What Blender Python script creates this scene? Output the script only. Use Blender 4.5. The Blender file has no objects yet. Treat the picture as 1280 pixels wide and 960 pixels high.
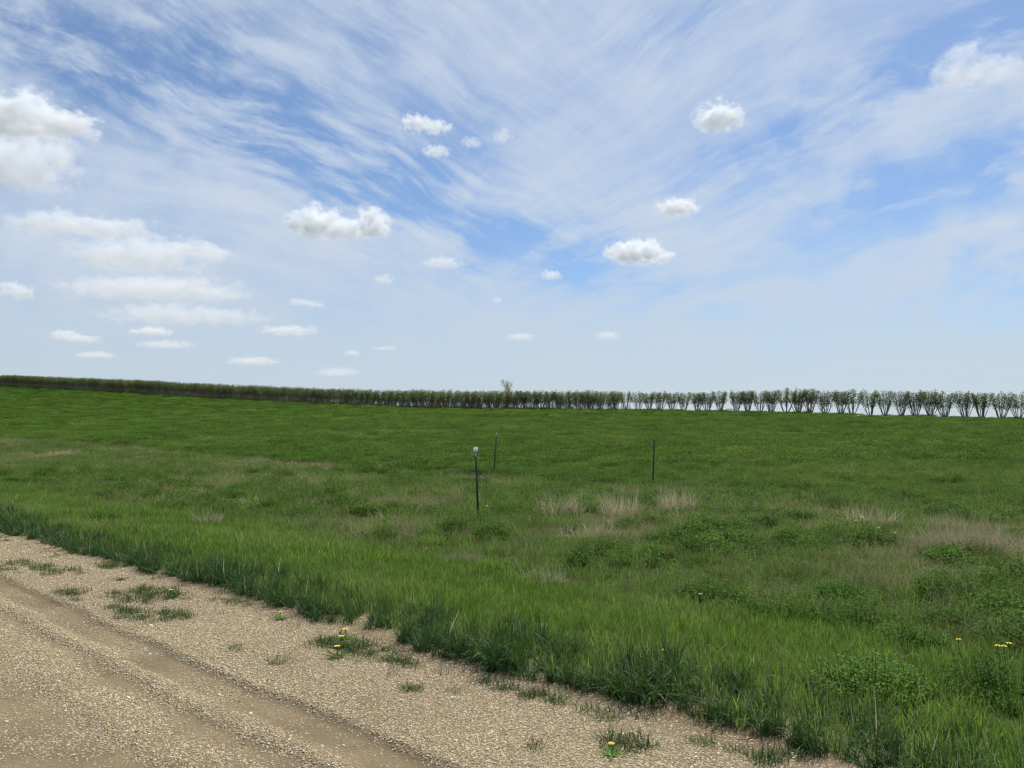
import bpy, math, random
import numpy as np
rng = np.random.default_rng(11)
random.seed(7)
S = bpy.context.scene
COL = S.collection

# ------------------------------------------------------------------ frame
F = 1000.0; HZ = 527.0; EYE = 1.65          # pixels of a 1280x960 photograph
AX, AY = -0.74, 0.6727                       # direction along the road
TX, TY = 0.6727, 0.74                        # direction across it

def hashn(ix, iy, seed):
    h = (ix * 374761393 + iy * 668265263 + seed * 1442695041) & 0xffffffff
    h = ((h ^ (h >> 13)) * 1274126177) & 0xffffffff
    return ((h ^ (h >> 16)) & 0xffff) / 65535.0
def vnoise(x, y, s, seed=0):
    x = np.asarray(x, float) / s; y = np.asarray(y, float) / s
    ix = np.floor(x).astype(np.int64); iy = np.floor(y).astype(np.int64)
    fx = x - ix; fy = y - iy
    fx = fx * fx * (3 - 2 * fx); fy = fy * fy * (3 - 2 * fy)
    a = hashn(ix, iy, seed); b = hashn(ix + 1, iy, seed); c = hashn(ix, iy + 1, seed); d = hashn(ix + 1, iy + 1, seed)
    return (a * (1 - fx) + b * fx) * (1 - fy) + (c * (1 - fx) + d * fx) * fy
def fbm(x, y, s, seed=0, o=3):
    r = 0; w = 0
    for k in range(o):
        r = r + vnoise(x, y, s / 2 ** k, seed + k * 17) * 0.5 ** k; w += 0.5 ** k
    return r / w
def sm(a, b, x):
    t = np.clip((x - a) / (b - a), 0, 1); return t * t * (3 - 2 * t)

_a = np.linspace(-400, 3000, 3401)
_rz = np.interp(_a, [-400, -80, 21, 34, 50, 69, 96, 135, 158, 189, 232, 262, 390, 600, 3000],
                [-3, 0.0, 1.7, 2.27, 2.75, 3.3, 3.7, 4.5, 5.6, 7.0, 9.1, 10.9, 17.2, 22, 22])
_k = np.exp(-0.5 * (np.arange(-30, 31) / 9.0) ** 2); _k /= _k.sum()
_rz = np.convolve(np.pad(_rz, 30, mode='edge'), _k, mode='valid')
def trow(A): return 122.8 - 0.0485 * (A - 21)
def zrow(A): return np.interp(A, _a, _rz)
def edge_t(A): return 3.97 - .012 * A + 0.16 * (vnoise(A, A * 0, 1.1, 5) - 0.5) + 0.14 * (vnoise(A, A * 0, 0.4, 9) - 0.5)
def ground_z(x, y):
    x = np.asarray(x, float); y = np.asarray(y, float)
    A = AX * x + AY * y; t = TX * x + TY * y
    zb = -0.5 + 0.62 * sm(22, 70, A)
    verge = -0.42 * sm(4.4, 9, t)
    z1 = verge + (zb + 0.42) * sm(14, 22.7, t)
    T = trow(A); f = np.clip((t - 22.7) / (T - 22.7), 0, 1)
    z2 = zb + (zrow(A) - zb) * f
    z = np.where(t < 22.7, z1, z2)
    drop = np.where(t > T, 0.035 * (t - T), 0)
    zfar = np.maximum(zrow(A) - drop, -8 + 0 * drop)
    z = np.where(t > T, np.minimum(zfar, np.where(zrow(A) > -8, zfar, zrow(A))), z)
    rough = sm(4.6, 7, t) * (1 - sm(150, 400, t))
    z = z + rough * (0.10 * (fbm(x, y, 2.6, 3) - 0.5) + 0.10 * (1 - sm(20, 26, t)) * (fbm(x, y, 0.9, 8) - 0.5))
    z = z - 0.10 * (1 - sm(3.55, 4.15, t + 0.25 * (fbm(x, y, 0.5, 21) - 0.5)))   # the soil dives under the gravel
    return z
# gravel road profile across
def rut(t, A):
    w = 0.10 * (vnoise(A, A * 0, 2.5, 31) - 0.5) + 0.06 * (vnoise(A, t, 0.5, 33) - 0.5)
    t = t + w
    z = 0.034 * sm(2.59, 2.68, t) * (1 - 0.6 * sm(2.75, 3.6, t))
    z = z + 0.026 * sm(2.18, 2.27, t) * (1 - sm(2.30, 2.42, t))
    z = z + 0.020 * sm(1.72, 1.85, t) * (1 - sm(1.95, 2.18, t))
    z = z + 0.020 * (1 - sm(1.0, 1.3, t))
    z = z + 0.012 * (1 - np.abs(np.clip((t - 0.2) / 0.7, -1, 1)))
    return z
def gravelness(x, y):
    A = AX * x + AY * y; t = TX * x + TY * y
    t = t + 0.10 * (vnoise(A, A * 0, 2.5, 31) - 0.5) + 0.06 * (vnoise(A, t, 0.5, 33) - 0.5)
    n = fbm(x, y, 0.7, 44) - 0.5
    g = 0.08 + 0 * t
    g = g + 0.80 * sm(2.60, 2.68, t) * (1 - 0.85 * sm(3.55, 3.95, t + 0.5 * n))
    g = g + 0.60 * sm(2.17, 2.24, t) * (1 - sm(2.30, 2.44, t))
    g = g + 0.55 * sm(1.62, 1.80, t) * (1 - sm(2.0, 2.16, t))
    g = g + 0.40 * (1 - sm(0.9, 1.3, t + 0.4 * n))
    g = g + 0.30 * sm(.50, .62, fbm(x, y, 1.1, 47)) * (t < 2.6)
    g = np.clip(g + .95 * n, 0.04, 1)
    return g
def road_z(x, y):
    A = AX * x + AY * y; t = TX * x + TY * y
    return rut(t, A) + 0.014 * (fbm(x, y, 0.35, 51) - 0.5) + 0.02 * (fbm(x, y, 1.7, 52) - 0.5) - 0.05 * sm(4.1, 5.2, t)
def surf_z(x, y): return np.maximum(ground_z(x, y), np.where(TX * x + TY * y < 5.2, road_z(x, y), -99))

def hit(px, py):
    """where the sight line of a spot of the photograph meets the ground"""
    u = (px - 640) / F; v = (HZ - py) / F
    d = np.geomspace(2.5, 420, 4000)
    zz = EYE + v * d - surf_z(u * d, d)
    i = int(np.argmax(zz < 0)) if (zz < 0).any() else len(d) - 1
    return float(u * d[i]), float(d[i])

# ------------------------------------------------------------------ helpers
def tag(o, label=None, cat=None, group=None, kind=None):
    if label: o['label'] = label
    if cat: o['category'] = cat
    if group: o['group'] = group
    if kind: o['kind'] = kind
    return o
def mesh_np(name, V, faces_flat, loop_tot, mat=None, smooth=False):
    V = np.asarray(V, np.float32); ff = np.asarray(faces_flat, np.int32); lt = np.asarray(loop_tot, np.int32)
    me = bpy.data.meshes.new(name)
    me.vertices.add(len(V)); me.vertices.foreach_set('co', V.ravel())
    me.loops.add(len(ff)); me.loops.foreach_set('vertex_index', ff)
    me.polygons.add(len(lt)); ls = np.concatenate([[0], np.cumsum(lt)[:-1]]).astype(np.int32)
    me.polygons.foreach_set('loop_start', ls); me.polygons.foreach_set('loop_total', lt)
    if smooth: me.polygons.foreach_set('use_smooth', np.ones(len(lt), bool))
    me.update(calc_edges=True); me.validate()
    if mat: me.materials.append(mat)
    return me
class Soup:
    """collects faces for one mesh"""
    def __init__(s): s.v = []; s.f = []; s.lt = []; s.c = []; s.n = 0
    def add(s, verts, faces, c=0.5):
        s.v.extend(verts)
        for f in faces: s.f.extend([i + s.n for i in f]); s.lt.append(len(f)); s.c.append(c)
        s.n += len(verts)
    def mesh(s, name, mat, smooth=False):
        me = mesh_np(name, s.v, s.f, s.lt, mat, smooth)
        if len(me.polygons) == len(s.c):
            at = me.attributes.new('tone', 'FLOAT', 'FACE'); at.data.foreach_set('value', np.array(s.c, np.float32))
        return me
    def obj(s, name, mat, parent=None, smooth=False):
        o = bpy.data.objects.new(name, s.mesh(name, mat, smooth)); COL.objects.link(o)
        if parent: o.parent = parent
        return o
def empty(name, loc, rz=0):
    o = bpy.data.objects.new(name, None); o.empty_display_size = 0.2; o.location = loc; o.rotation_euler = (0, 0, rz)
    COL.objects.link(o); return o
def v3(*a): return np.array(a, float)
def blade(S_, base, az, lean, h, w, curl=1.0, segs=3, c=None, thick=None):
    """a grass blade: a tapering bent strip"""
    c = random.random() if c is None else c
    d = v3(math.cos(az), math.sin(az), 0); side = v3(-math.sin(az + thick if thick else az), math.cos(az + thick if thick else az), 0)
    p = np.array(base, float); vs = []; ang = lean
    for k in range(segs + 1):
        ww = w * (1 - (k / segs) ** 1.6) * 0.5
        if k < segs: vs += [p - side * ww, p + side * ww]
        else: vs.append(p.copy())
        p = p + (d * math.sin(ang) + v3(0, 0, math.cos(ang))) * (h / segs)
        ang += curl * (0.5 + random.random()) / segs
    fs = [(2 * k, 2 * k + 1, 2 * k + 3, 2 * k + 2) for k in range(segs - 1)] + [(2 * segs - 2, 2 * segs - 1, 2 * segs)]
    S_.add(vs, fs, c)
def leaf(S_, p, az, tilt, L, W, c=None, fold=0.25):
    c = random.random() if c is None else c
    d = v3(math.cos(az) * math.cos(tilt), math.sin(az) * math.cos(tilt), math.sin(tilt))
    s = v3(-math.sin(az), math.cos(az), 0); n = np.cross(d, s)
    p = np.array(p, float)
    S_.add([p, p + d * L * .5 + s * W * .5 + n * (-fold) * W, p + d * L, p + d * L * .5 - s * W * .5 - n * fold * W], [(0, 1, 2), (0, 2, 3)], c)
def tube(S_, pts, rad, sides=5, c=0.5, cap=True):
    pts = [np.array(p, float) for p in pts]; vs = []
    for i, p in enumerate(pts):
        d = pts[min(i + 1, len(pts) - 1)] - pts[max(i - 1, 0)]; d = d / (np.linalg.norm(d) + 1e-9)
        a = np.cross(d, v3(0.31, 0.95, 0.05)); a /= np.linalg.norm(a); b = np.cross(d, a)
        for k in range(sides):
            th = 2 * math.pi * k / sides; vs.append(p + (a * math.cos(th) + b * math.sin(th)) * rad[i])
    fs = []
    for i in range(len(pts) - 1):
        for k in range(sides):
            k2 = (k + 1) % sides; fs.append((i * sides + k, i * sides + k2, (i + 1) * sides + k2, (i + 1) * sides + k))
    if cap: fs.append(tuple(range((len(pts) - 1) * sides, len(pts) * sides)))
    S_.add(vs, fs, c)
def box(S_, c, s, tone=0.5, bev=0.0):
    x, y, z = c; a, b, h = s[0] / 2, s[1] / 2, s[2] / 2; e = min(bev, a * .9, b * .9)
    ring = [(-a + e, -b), (a - e, -b), (a, -b + e), (a, b - e), (a - e, b), (-a + e, b), (-a, b - e), (-a, -b + e)] if e > 0 else [(-a, -b), (a, -b), (a, b), (-a, b)]
    n = len(ring); vs = [(x + p, y + q, z + zz) for zz in (-h, h) for p, q in ring]
    S_.add([v3(*q) for q in vs], [tuple(range(n))[::-1], tuple(range(n, 2 * n))] + [(k, (k + 1) % n, (k + 1) % n + n, k + n) for k in range(n)], tone)

# ------------------------------------------------------------------ materials
class NT:
    def __init__(s, tree): s.t = tree; s.n = tree.nodes; s.l = tree.links
    def new(s, typ, **kw):
        n = s.n.new(typ)
        for k, v in kw.items(): setattr(n, k, v)
        return n
    def put(s, sock, v):
        if v is None: return
        if isinstance(v, bpy.types.NodeSocket): s.l.new(v, sock)
        else: sock.default_value = v
    def m(s, op, a, b=None, c=None, clamp=False):
        n = s.new('ShaderNodeMath', operation=op, use_clamp=clamp)
        s.put(n.inputs[0], a); s.put(n.inputs[1], b)
        if c is not None: s.put(n.inputs[2], c)
        return n.outputs[0]
    def vm(s, op, a, b=None, sc=None):
        n = s.new('ShaderNodeVectorMath', operation=op); s.put(n.inputs[0], a); s.put(n.inputs[1], b)
        if sc is not None: s.put(n.inputs['Scale'], sc)
        return n.outputs['Value'] if op in ('LENGTH', 'DISTANCE', 'DOT_PRODUCT') else n.outputs[0]
    def mix(s, f, a, b):
        n = s.new('ShaderNodeMix', data_type='RGBA'); s.put(n.inputs[0], f); s.put(n.inputs[6], a); s.put(n.inputs[7], b); return n.outputs[2]
    def noise(s, vec, scale, detail=3, rough=0.55, dim='3D', dist=0.0):
        n = s.new('ShaderNodeTexNoise', noise_dimensions=dim); s.put(n.inputs['Vector'], vec)
        n.inputs['Scale'].default_value = scale; n.inputs['Detail'].default_value = detail; n.inputs['Roughness'].default_value = rough
        n.inputs['Distortion'].default_value = dist
        return n.outputs[0]
    def ramp(s, f, a, b, lo=0.0, hi=1.0):
        n = s.new('ShaderNodeMapRange', interpolation_type='SMOOTHSTEP'); s.put(n.inputs[0], f)
        for i, v in ((1, a), (2, b), (3, lo), (4, hi)): s.put(n.inputs[i], v)
        return n.outputs[0]
    def comb(s, x, y, z):
        n = s.new('ShaderNodeCombineXYZ'); s.put(n.inputs[0], x); s.put(n.inputs[1], y); s.put(n.inputs[2], z); return n.outputs[0]
def rgba(c): return (c[0], c[1], c[2], 1.0)
def mat_new(name):
    m = bpy.data.materials.new(name); m.use_nodes = True; m.node_tree.nodes.clear(); return m, NT(m.node_tree)
def leaf_mat(name, c1, c2, c3, trans=0.35, gloss=0.06, tintvar=0.5, tcol=1.2, spread=.35):
    """thin leaf: diffuse + light passing through; colour differs from leaf to leaf and plant to plant"""
    m, t = mat_new(name)
    tone = t.new('ShaderNodeAttribute', attribute_name='tone', attribute_type='GEOMETRY').outputs['Fac']
    var = t.new('ShaderNodeAttribute', attribute_name='var', attribute_type='INSTANCER').outputs['Fac']
    rnd = t.new('ShaderNodeObjectInfo').outputs['Random']
    a = t.mix(tone, rgba(c1), rgba(c2))
    v = t.m('ADD', t.m('MULTIPLY', rnd, tintvar), t.m('MULTIPLY', var, 1.0), clamp=True)
    col = t.mix(v, a, rgba(c3))
    r2 = t.m('FRACT', t.m('MULTIPLY', rnd, 37.7)); vv = t.m('ADD', 1.0 - spread, t.m('MULTIPLY', r2, 2.0 * spread))
    col = t.vm('SCALE', col, None, vv)
    d = t.new('ShaderNodeBsdfDiffuse'); t.put(d.inputs[0], col)
    tr = t.new('ShaderNodeBsdfTranslucent'); t.put(tr.inputs[0], t.mix(0.0, col, col))
    hs = t.new('ShaderNodeHueSaturation'); hs.inputs['Value'].default_value = tcol; hs.inputs['Hue'].default_value = 0.485; t.put(hs.inputs['Color'], col)
    t.put(tr.inputs[0], hs.outputs[0])
    mx = t.new('ShaderNodeMixShader'); mx.inputs[0].default_value = trans; t.l.new(d.outputs[0], mx.inputs[1]); t.l.new(tr.outputs[0], mx.inputs[2])
    g = t.new('ShaderNodeBsdfGlossy'); g.inputs['Roughness'].default_value = 0.6; g.inputs[0].default_value = (.8, .85, .7, 1)
    m2 = t.new('ShaderNodeMixShader'); m2.inputs[0].default_value = gloss * .22; t.l.new(mx.outputs[0], m2.inputs[1]); t.l.new(g.outputs[0], m2.inputs[2])
    o = t.new('ShaderNodeOutputMaterial'); t.l.new(m2.outputs[0], o.inputs[0]); return m
def simple_mat(name, c1, c2, rough=0.7, scale=8.0, bump=0.3, bscale=60, attr=False, metallic=0.0):
    m, t = mat_new(name)
    co = t.new('ShaderNodeTexCoord').outputs['Object']
    n = t.noise(co, scale, 5)
    f = t.ramp(n, 0.35, 0.65)
    if attr:
        rnd = t.new('ShaderNodeObjectInfo').outputs['Random']; f = t.m('ADD', t.m('MULTIPLY', f, 0.4), t.m('MULTIPLY', rnd, 0.6))
    p = t.new('ShaderNodeBsdfPrincipled'); t.put(p.inputs['Base Color'], t.mix(f, rgba(c1), rgba(c2))); p.inputs['Roughness'].default_value = rough
    p.inputs['Metallic'].default_value = metallic
    b = t.new('ShaderNodeBump'); b.inputs['Strength'].default_value = bump; b.inputs['Distance'].default_value = 0.01; t.put(b.inputs['Height'], t.noise(co, bscale, 3)); t.l.new(b.outputs[0], p.inputs['Normal'])
    o = t.new('ShaderNodeOutputMaterial'); t.l.new(p.outputs[0], o.inputs[0]); return m

M_LUSH = leaf_mat('lush_grass', (.060, .140, .016), (.130, .250, .034), (.180, .250, .065), 0.45, 0.05, .35)
M_EDGE = leaf_mat('edge_grass', (.013, .050, .011), (.042, .108, .020), (.070, .130, .030), 0.20, 0.13, .35)  # dark green blades, deepened further to paint in the shade of the overhanging side
M_ROUGH = leaf_mat('rough_grass', (.045, .118, .013), (.130, .245, .036), (.220, .240, .085), 0.42, 0.05, .30)
M_DRY = leaf_mat('dry_grass', (.25, .21, .135), (.58, .50, .34), (.40, .34, .225), 0.25, 0.03, .4, 1.0)
M_WEED = leaf_mat('weed_leaf', (.024, .078, .008), (.070, .160, .016), (.085, .160, .020), 0.28, 0.06, .4)
M_CROP = leaf_mat('crop_leaf', (.026, .084, .009), (.086, .182, .020), (.135, .200, .036), 0.36, 0.04, .25, 1.2, .38)
M_TREELEAF = leaf_mat('tree_leaf', (.070, .108, .024), (.145, .195, .058), (.125, .145, .058), 0.48, 0.04, .5)
M_STEM = simple_mat('bark', (.14, .11, .10), (.27, .23, .22), .85, 6, .5, 40)
M_BAREWOOD = simple_mat('bare_bark', (.42, .37, .32), (.58, .53, .47), .85, 4, .5, 30)

def stone_mat():
    m, t = mat_new('gravel_stone')
    rnd = t.new('ShaderNodeObjectInfo').outputs['Random']
    co = t.new('ShaderNodeTexCoord').outputs['Object']
    cr = t.new('ShaderNodeValToRGB'); cr.color_ramp.interpolation = 'LINEAR'
    e = cr.color_ramp.elements
    stops = [(0, (.36, .26, .14)), (.2, (.55, .42, .22)), (.4, (.70, .60, .39)), (.55, (.36, .29, .20)), (.68, (.30, .18, .10)), (.8, (.60, .47, .24)), (.92, (.84, .78, .60)), (1, (.26, .24, .22))]
    e[0].position = 0; e[0].color = rgba(stops[0][1]); e[1].position = 1; e[1].color = rgba(stops[-1][1])
    for p, c in stops[1:-1]:
        q = e.new(p); q.color = rgba(c)
    t.put(cr.inputs[0], rnd)
    col = t.mix(t.ramp(t.noise(co, 2.0, 4), .35, .7, .1, .5), cr.outputs[0], (.43, .355, .22, 1))
    p = t.new('ShaderNodeBsdfPrincipled'); t.put(p.inputs['Base Color'], col); p.inputs['Roughness'].default_value = .8; p.inputs['Specular IOR Level'].default_value = .2
    o = t.new('ShaderNodeOutputMaterial'); t.l.new(p.outputs[0], o.inputs[0]); return m
M_STONE = stone_mat()

def road_mat():
    m, t = mat_new('gravel_road')
    co = t.new('ShaderNodeTexCoord').outputs['Object']
    g = t.new('ShaderNodeAttribute', attribute_name='gravel', attribute_type='GEOMETRY').outputs['Fac']
    dirt = t.mix(t.ramp(t.noise(co, 1.4, 5, .6), .35, .65), (.158, .120, .070, 1), (.255, .200, .120, 1))
    dirt = t.mix(t.ramp(t.noise(co, 60, 4, .7), .4, .7), dirt, (.17, .125, .080, 1))
    vo = t.new('ShaderNodeTexVoronoi'); vo.inputs['Scale'].default_value = 75; t.put(vo.inputs['Vector'], co)
    sp = t.new('ShaderNodeSeparateColor'); t.l.new(vo.outputs['Color'], sp.inputs[0])
    peb = t.mix(t.m('POWER', sp.outputs[0], 1.4), (.27, .195, .11, 1), (.64, .55, .38, 1))
    edge = t.ramp(vo.outputs['Distance'], .25, .6)
    peb = t.mix(edge, peb, (.20, .155, .10, 1))
    show = t.m('MULTIPLY', t.ramp(t.m('ADD', g, t.m('MULTIPLY', t.m('SUBTRACT', sp.outputs[1], .5), .9)), .30, .55), 1.0)
    p = t.new('ShaderNodeBsdfPrincipled'); t.put(p.inputs['Base Color'], t.mix(show, dirt, peb)); p.inputs['Roughness'].default_value = 1.0; p.inputs['Specular IOR Level'].default_value = 0.05
    hgt = t.m('ADD', t.m('MULTIPLY', t.m('MULTIPLY', t.m('SUBTRACT', .6, vo.outputs['Distance']), show), .9), t.m('MULTIPLY', t.noise(co, 90, 4, .7), .5))
    b = t.new('ShaderNodeBump'); b.inputs['Strength'].default_value = .8; b.inputs['Distance'].default_value = .010; t.put(b.inputs['Height'], hgt); t.l.new(b.outputs[0], p.inputs['Normal'])
    o = t.new('ShaderNodeOutputMaterial'); t.l.new(p.outputs[0], o.inputs[0]); return m
def ground_mat():
    m, t = mat_new('soil_and_turf')
    co = t.new('ShaderNodeTexCoord').outputs['Object']
    ac = t.new('ShaderNodeAttribute', attribute_name='across', attribute_type='GEOMETRY').outputs['Fac']
    soil = t.mix(t.ramp(t.noise(co, 3.0, 5), .35, .65), (.115, .080, .050, 1), (.21, .155, .10, 1))
    turf = t.mix(t.ramp(t.noise(co, 2.2, 5, .6), .35, .65), (.055, .058, .024, 1), (.040, .075, .018, 1))
    turf = t.mix(t.ramp(t.noise(co, 40, 3, .6), .45, .75), turf, (.105, .090, .050, 1))
    crop = t.mix(t.ramp(t.noise(co, .35, 5, .6), .3, .7), (.034, .085, .014, 1), (.060, .125, .024, 1))
    c = t.mix(t.ramp(ac, 4.0, 4.8), soil, turf)
    c = t.mix(t.ramp(ac, 22.0, 24.0), c, crop)
    farm = t.mix(t.ramp(t.noise(co, .0022, 2), .45, .55), (.13, .105, .075, 1), (.10, .11, .05, 1))
    c = t.mix(t.ramp(ac, 150.0, 220.0), c, farm)
    c = t.mix(t.ramp(ac, -12.0, -6.0, 1, 0), c, farm)
    p = t.new('ShaderNodeBsdfPrincipled'); t.put(p.inputs['Base Color'], c); p.inputs['Roughness'].default_value = 1.0; p.inputs['Specular IOR Level'].default_value = 0.0
    b = t.new('ShaderNodeBump'); b.inputs['Strength'].default_value = .9; b.inputs['Distance'].default_value = .04; t.put(b.inputs['Height'], t.noise(co, 14, 5, .7)); t.l.new(b.outputs[0], p.inputs['Normal'])
    o = t.new('ShaderNodeOutputMaterial'); t.l.new(p.outputs[0], o.inputs[0]); return m

# ------------------------------------------------------------------ ground and road
def grid_obj(name, As, Ts, zf, mat, attr=None):
    Ag, Tg = np.meshgrid(As, Ts, indexing='ij')
    X = AX * Ag + TX * Tg; Y = AY * Ag + TY * Tg            # (A,t) axes are orthonormal
    Z = zf(X, Y); V = np.stack([X, Y, Z], -1).reshape(-1, 3)
    na, nt = len(As), len(Ts); i = np.arange(na - 1)[:, None] * nt + np.arange(nt - 1)[None]
    q = np.stack([i, i + 1, i + nt + 1, i + nt], -1).reshape(-1, 4)
    e1 = V[q[0, 1]] - V[q[0, 0]]; e2 = V[q[0, 3]] - V[q[0, 0]]
    if np.cross(e1, e2)[2] < 0: q = q[:, ::-1]
    me = mesh_np(name, V, q.ravel(), np.full(len(q), 4), mat, True)
    if attr:
        for an, fn in attr.items():
            at = me.attributes.new(an, 'FLOAT', 'POINT'); at.data.foreach_set('value', fn(X, Y).ravel().astype(np.float32))
    o = bpy.data.objects.new(name, me); COL.objects.link(o); return o
def graded(a, b, fine, far, n_far=40):
    core = np.arange(a, b, fine)
    lo = a - np.geomspace(fine * 1.5, a - far[0], n_far)[::-1]; hi = b + np.geomspace(fine * 1.5, far[1] - b, n_far)
    return np.concatenate([lo, core, hi])
Af = np.unique(np.concatenate([-30 - np.geomspace(1, 24000, 40), np.arange(-30, 0, 0.6), np.arange(0, 30, 0.16), np.arange(30, 80, 0.5), np.arange(80, 500, 3.0), 500 + np.geomspace(4, 24000, 45)]))
Tf = np.unique(np.concatenate([-12 - np.geomspace(1, 24000, 40), np.arange(-12, 3, 1.0), np.arange(3, 24, 0.12), np.arange(24, 60, 0.5), np.arange(60, 180, 1.5), 180 + np.geomspace(3, 24000, 60)]))
M_GROUND = ground_mat(); M_ROAD = road_mat()
def gz_under_road(x, y):
    t = TX * x + TY * y
    return ground_z(x, y) - 0.25 * (t < 3.0)
g = grid_obj('ground', Af, Tf, gz_under_road, M_GROUND, {'across': lambda X, Y: TX * X + TY * Y})
tag(g, 'green field and grass verge rising gently to the left', 'ground', kind='structure')
r = grid_obj('road', np.concatenate([np.arange(-14, 0, .15), np.arange(0, 14, .03), np.arange(14, 30, .1), np.arange(30, 120, 1.0), np.arange(120, 1500, 40)]),
             np.concatenate([np.arange(-6, -1, .25), np.arange(-1, 5.2, .03)]), road_z, M_ROAD, {'gravel': gravelness})
tag(r, 'pale gravel road with dirt wheel ruts', 'road', kind='structure')

# ------------------------------------------------------------------ scattering
PROTO = {}
def scatter(name, protos, P, rot, scl, idx, var, label, cat, kind='stuff'):
    pc = bpy.data.collections.new(name + '_kinds')
    for k, me in enumerate(protos):
        o = bpy.data.objects.new('%s_kind_%02d' % (name, k), me); pc.objects.link(o)
    n = len(P)
    me = bpy.data.meshes.new(name); me.vertices.add(n); me.vertices.foreach_set('co', np.asarray(P, np.float32).ravel())
    def at(nm, ty, data, key='value'):
        a = me.attributes.new(nm, ty, 'POINT'); a.data.foreach_set(key, data)
    at('rot', 'FLOAT_VECTOR', np.asarray(rot, np.float32).ravel(), 'vector'); at('scl', 'FLOAT_VECTOR', np.asarray(scl, np.float32).ravel(), 'vector')
    at('idx', 'INT', np.asarray(idx, np.int32)); at('var', 'FLOAT', np.asarray(var, np.float32))
    o = bpy.data.objects.new(name, me); COL.objects.link(o); tag(o, label, cat, kind=kind)
    ng = bpy.data.node_groups.new(name + '_scatter', 'GeometryNodeTree')
    ng.interface.new_socket('Geometry', in_out='INPUT', socket_type='NodeSocketGeometry'); ng.interface.new_socket('Geometry', in_out='OUTPUT', socket_type='NodeSocketGeometry')
    N = ng.nodes; L = ng.links
    gi = N.new('NodeGroupInput'); go = N.new('NodeGroupOutput')
    ci = N.new('GeometryNodeCollectionInfo'); ci.inputs[0].default_value = pc; ci.inputs['Separate Children'].default_value = True; ci.inputs['Reset Children'].default_value = True
    ip = N.new('GeometryNodeInstanceOnPoints'); ip.inputs['Pick Instance'].default_value = True
    def na(nm, dt):
        a = N.new('GeometryNodeInputNamedAttribute'); a.data_type = dt; a.inputs[0].default_value = nm; return a.outputs[0]
    L.new(gi.outputs[0], ip.inputs['Points']); L.new(ci.outputs[0], ip.inputs['Instance'])
    L.new(na('idx', 'INT'), ip.inputs['Instance Index'])
    er = N.new('FunctionNodeEulerToRotation'); L.new(na('rot', 'FLOAT_VECTOR'), er.inputs[0]); L.new(er.outputs[0], ip.inputs['Rotation'])
    L.new(na('scl', 'FLOAT_VECTOR'), ip.inputs['Scale'])
    L.new(ip.outputs[0], go.inputs[0])
    md = o.modifiers.new('scatter', 'NODES'); md.node_group = ng
    return o
def slice_pts(y0, y1, dens, tmin, tmax, umax=0.76, extra=1.5):
    """points on the ground seen between two distances; dens per square metre"""
    w0, w1 = umax * y0 + extra, umax * y1 + extra
    n = int(dens * (w0 + w1) * (y1 - y0))
    y = y0 + (y1 - y0) * rng.random(n * 2); w = umax * y + extra; keep = rng.random(n * 2) < w / w1
    y = y[keep][:n]; w = w[keep][:n]; x = (rng.random(len(y)) * 2 - 1) * w
    t = TX * x + TY * y; A = AX * x + AY * y
    k = (t > tmin) & (t < (trow(A) + 3 if tmax is None else tmax))
    return x[k], y[k]
def euler(n, tilt=0.12):
    return np.stack([(rng.random(n) - .5) * 2 * tilt, (rng.random(n) - .5) * 2 * tilt, rng.random(n) * 6.283], -1)
def sc3(n, lo, hi, zlo=.85, zhi=1.2):
    s = lo + (hi - lo) * rng.random(n); return np.stack([s, s, s * (zlo + (zhi - zlo) * rng.random(n))], -1)

def patch(n, R, h0, h1, w0, w1, mat, lean=.5, curl=1.0, name='patch', segs=3):
    s = Soup(); d = Soup()
    for _ in range(n):
        a = random.random() * 6.283; rr = R * math.sqrt(random.random()); az = random.random() * 6.283
        blade(d if random.random() < .02 else s, (rr * math.cos(a), rr * math.sin(a), -0.01), az, random.random() * lean, random.uniform(h0, h1) * (1.3 if random.random() < .06 else 1), random.uniform(w0, w1), curl * random.random(), segs, thick=random.uniform(-1, 1))
    return merge(name, [(k, m) for k, m in ((s, mat), (d, M_DRY)) if k.n])
def mixed_patch(n, R, h0, h1, w0, w1, name, dryfrac):
    s = Soup(); d = Soup()
    for _ in range(n):
        a = random.random() * 6.283; rr = R * math.sqrt(random.random()); az = random.random() * 6.283
        dry = random.random() < dryfrac
        blade(d if dry else s, (rr * math.cos(a), rr * math.sin(a), -0.01), az, random.random() * (1.0 if dry else .6), random.uniform(h0, h1) * (1.15 if dry else 1), random.uniform(w0, w1) * (.7 if dry else 1), 1.2 * random.random(), 3, thick=random.uniform(-1, 1))
    me = s.mesh(name, M_ROUGH)
    md = d.mesh(name + '_dry', M_DRY)
    return me, md
def merge(name, parts):
    """one mesh out of several (mesh soup, material)"""
    V = []; Fc = []; LT = []; T = []; MI = []; n = 0
    for k, (s, m) in enumerate(parts):
        V += list(s.v); Fc += [i + n for i in s.f]; LT += s.lt; T += s.c; MI += [k] * len(s.lt); n += s.n
    me = mesh_np(name, V, Fc, LT)
    for s, m in parts: me.materials.append(m)
    me.polygons.foreach_set('material_index', np.array(MI, np.int32))
    a = me.attributes.new('tone', 'FLOAT', 'FACE'); a.data.foreach_set('value', np.array(T, np.float32)); return me
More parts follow.
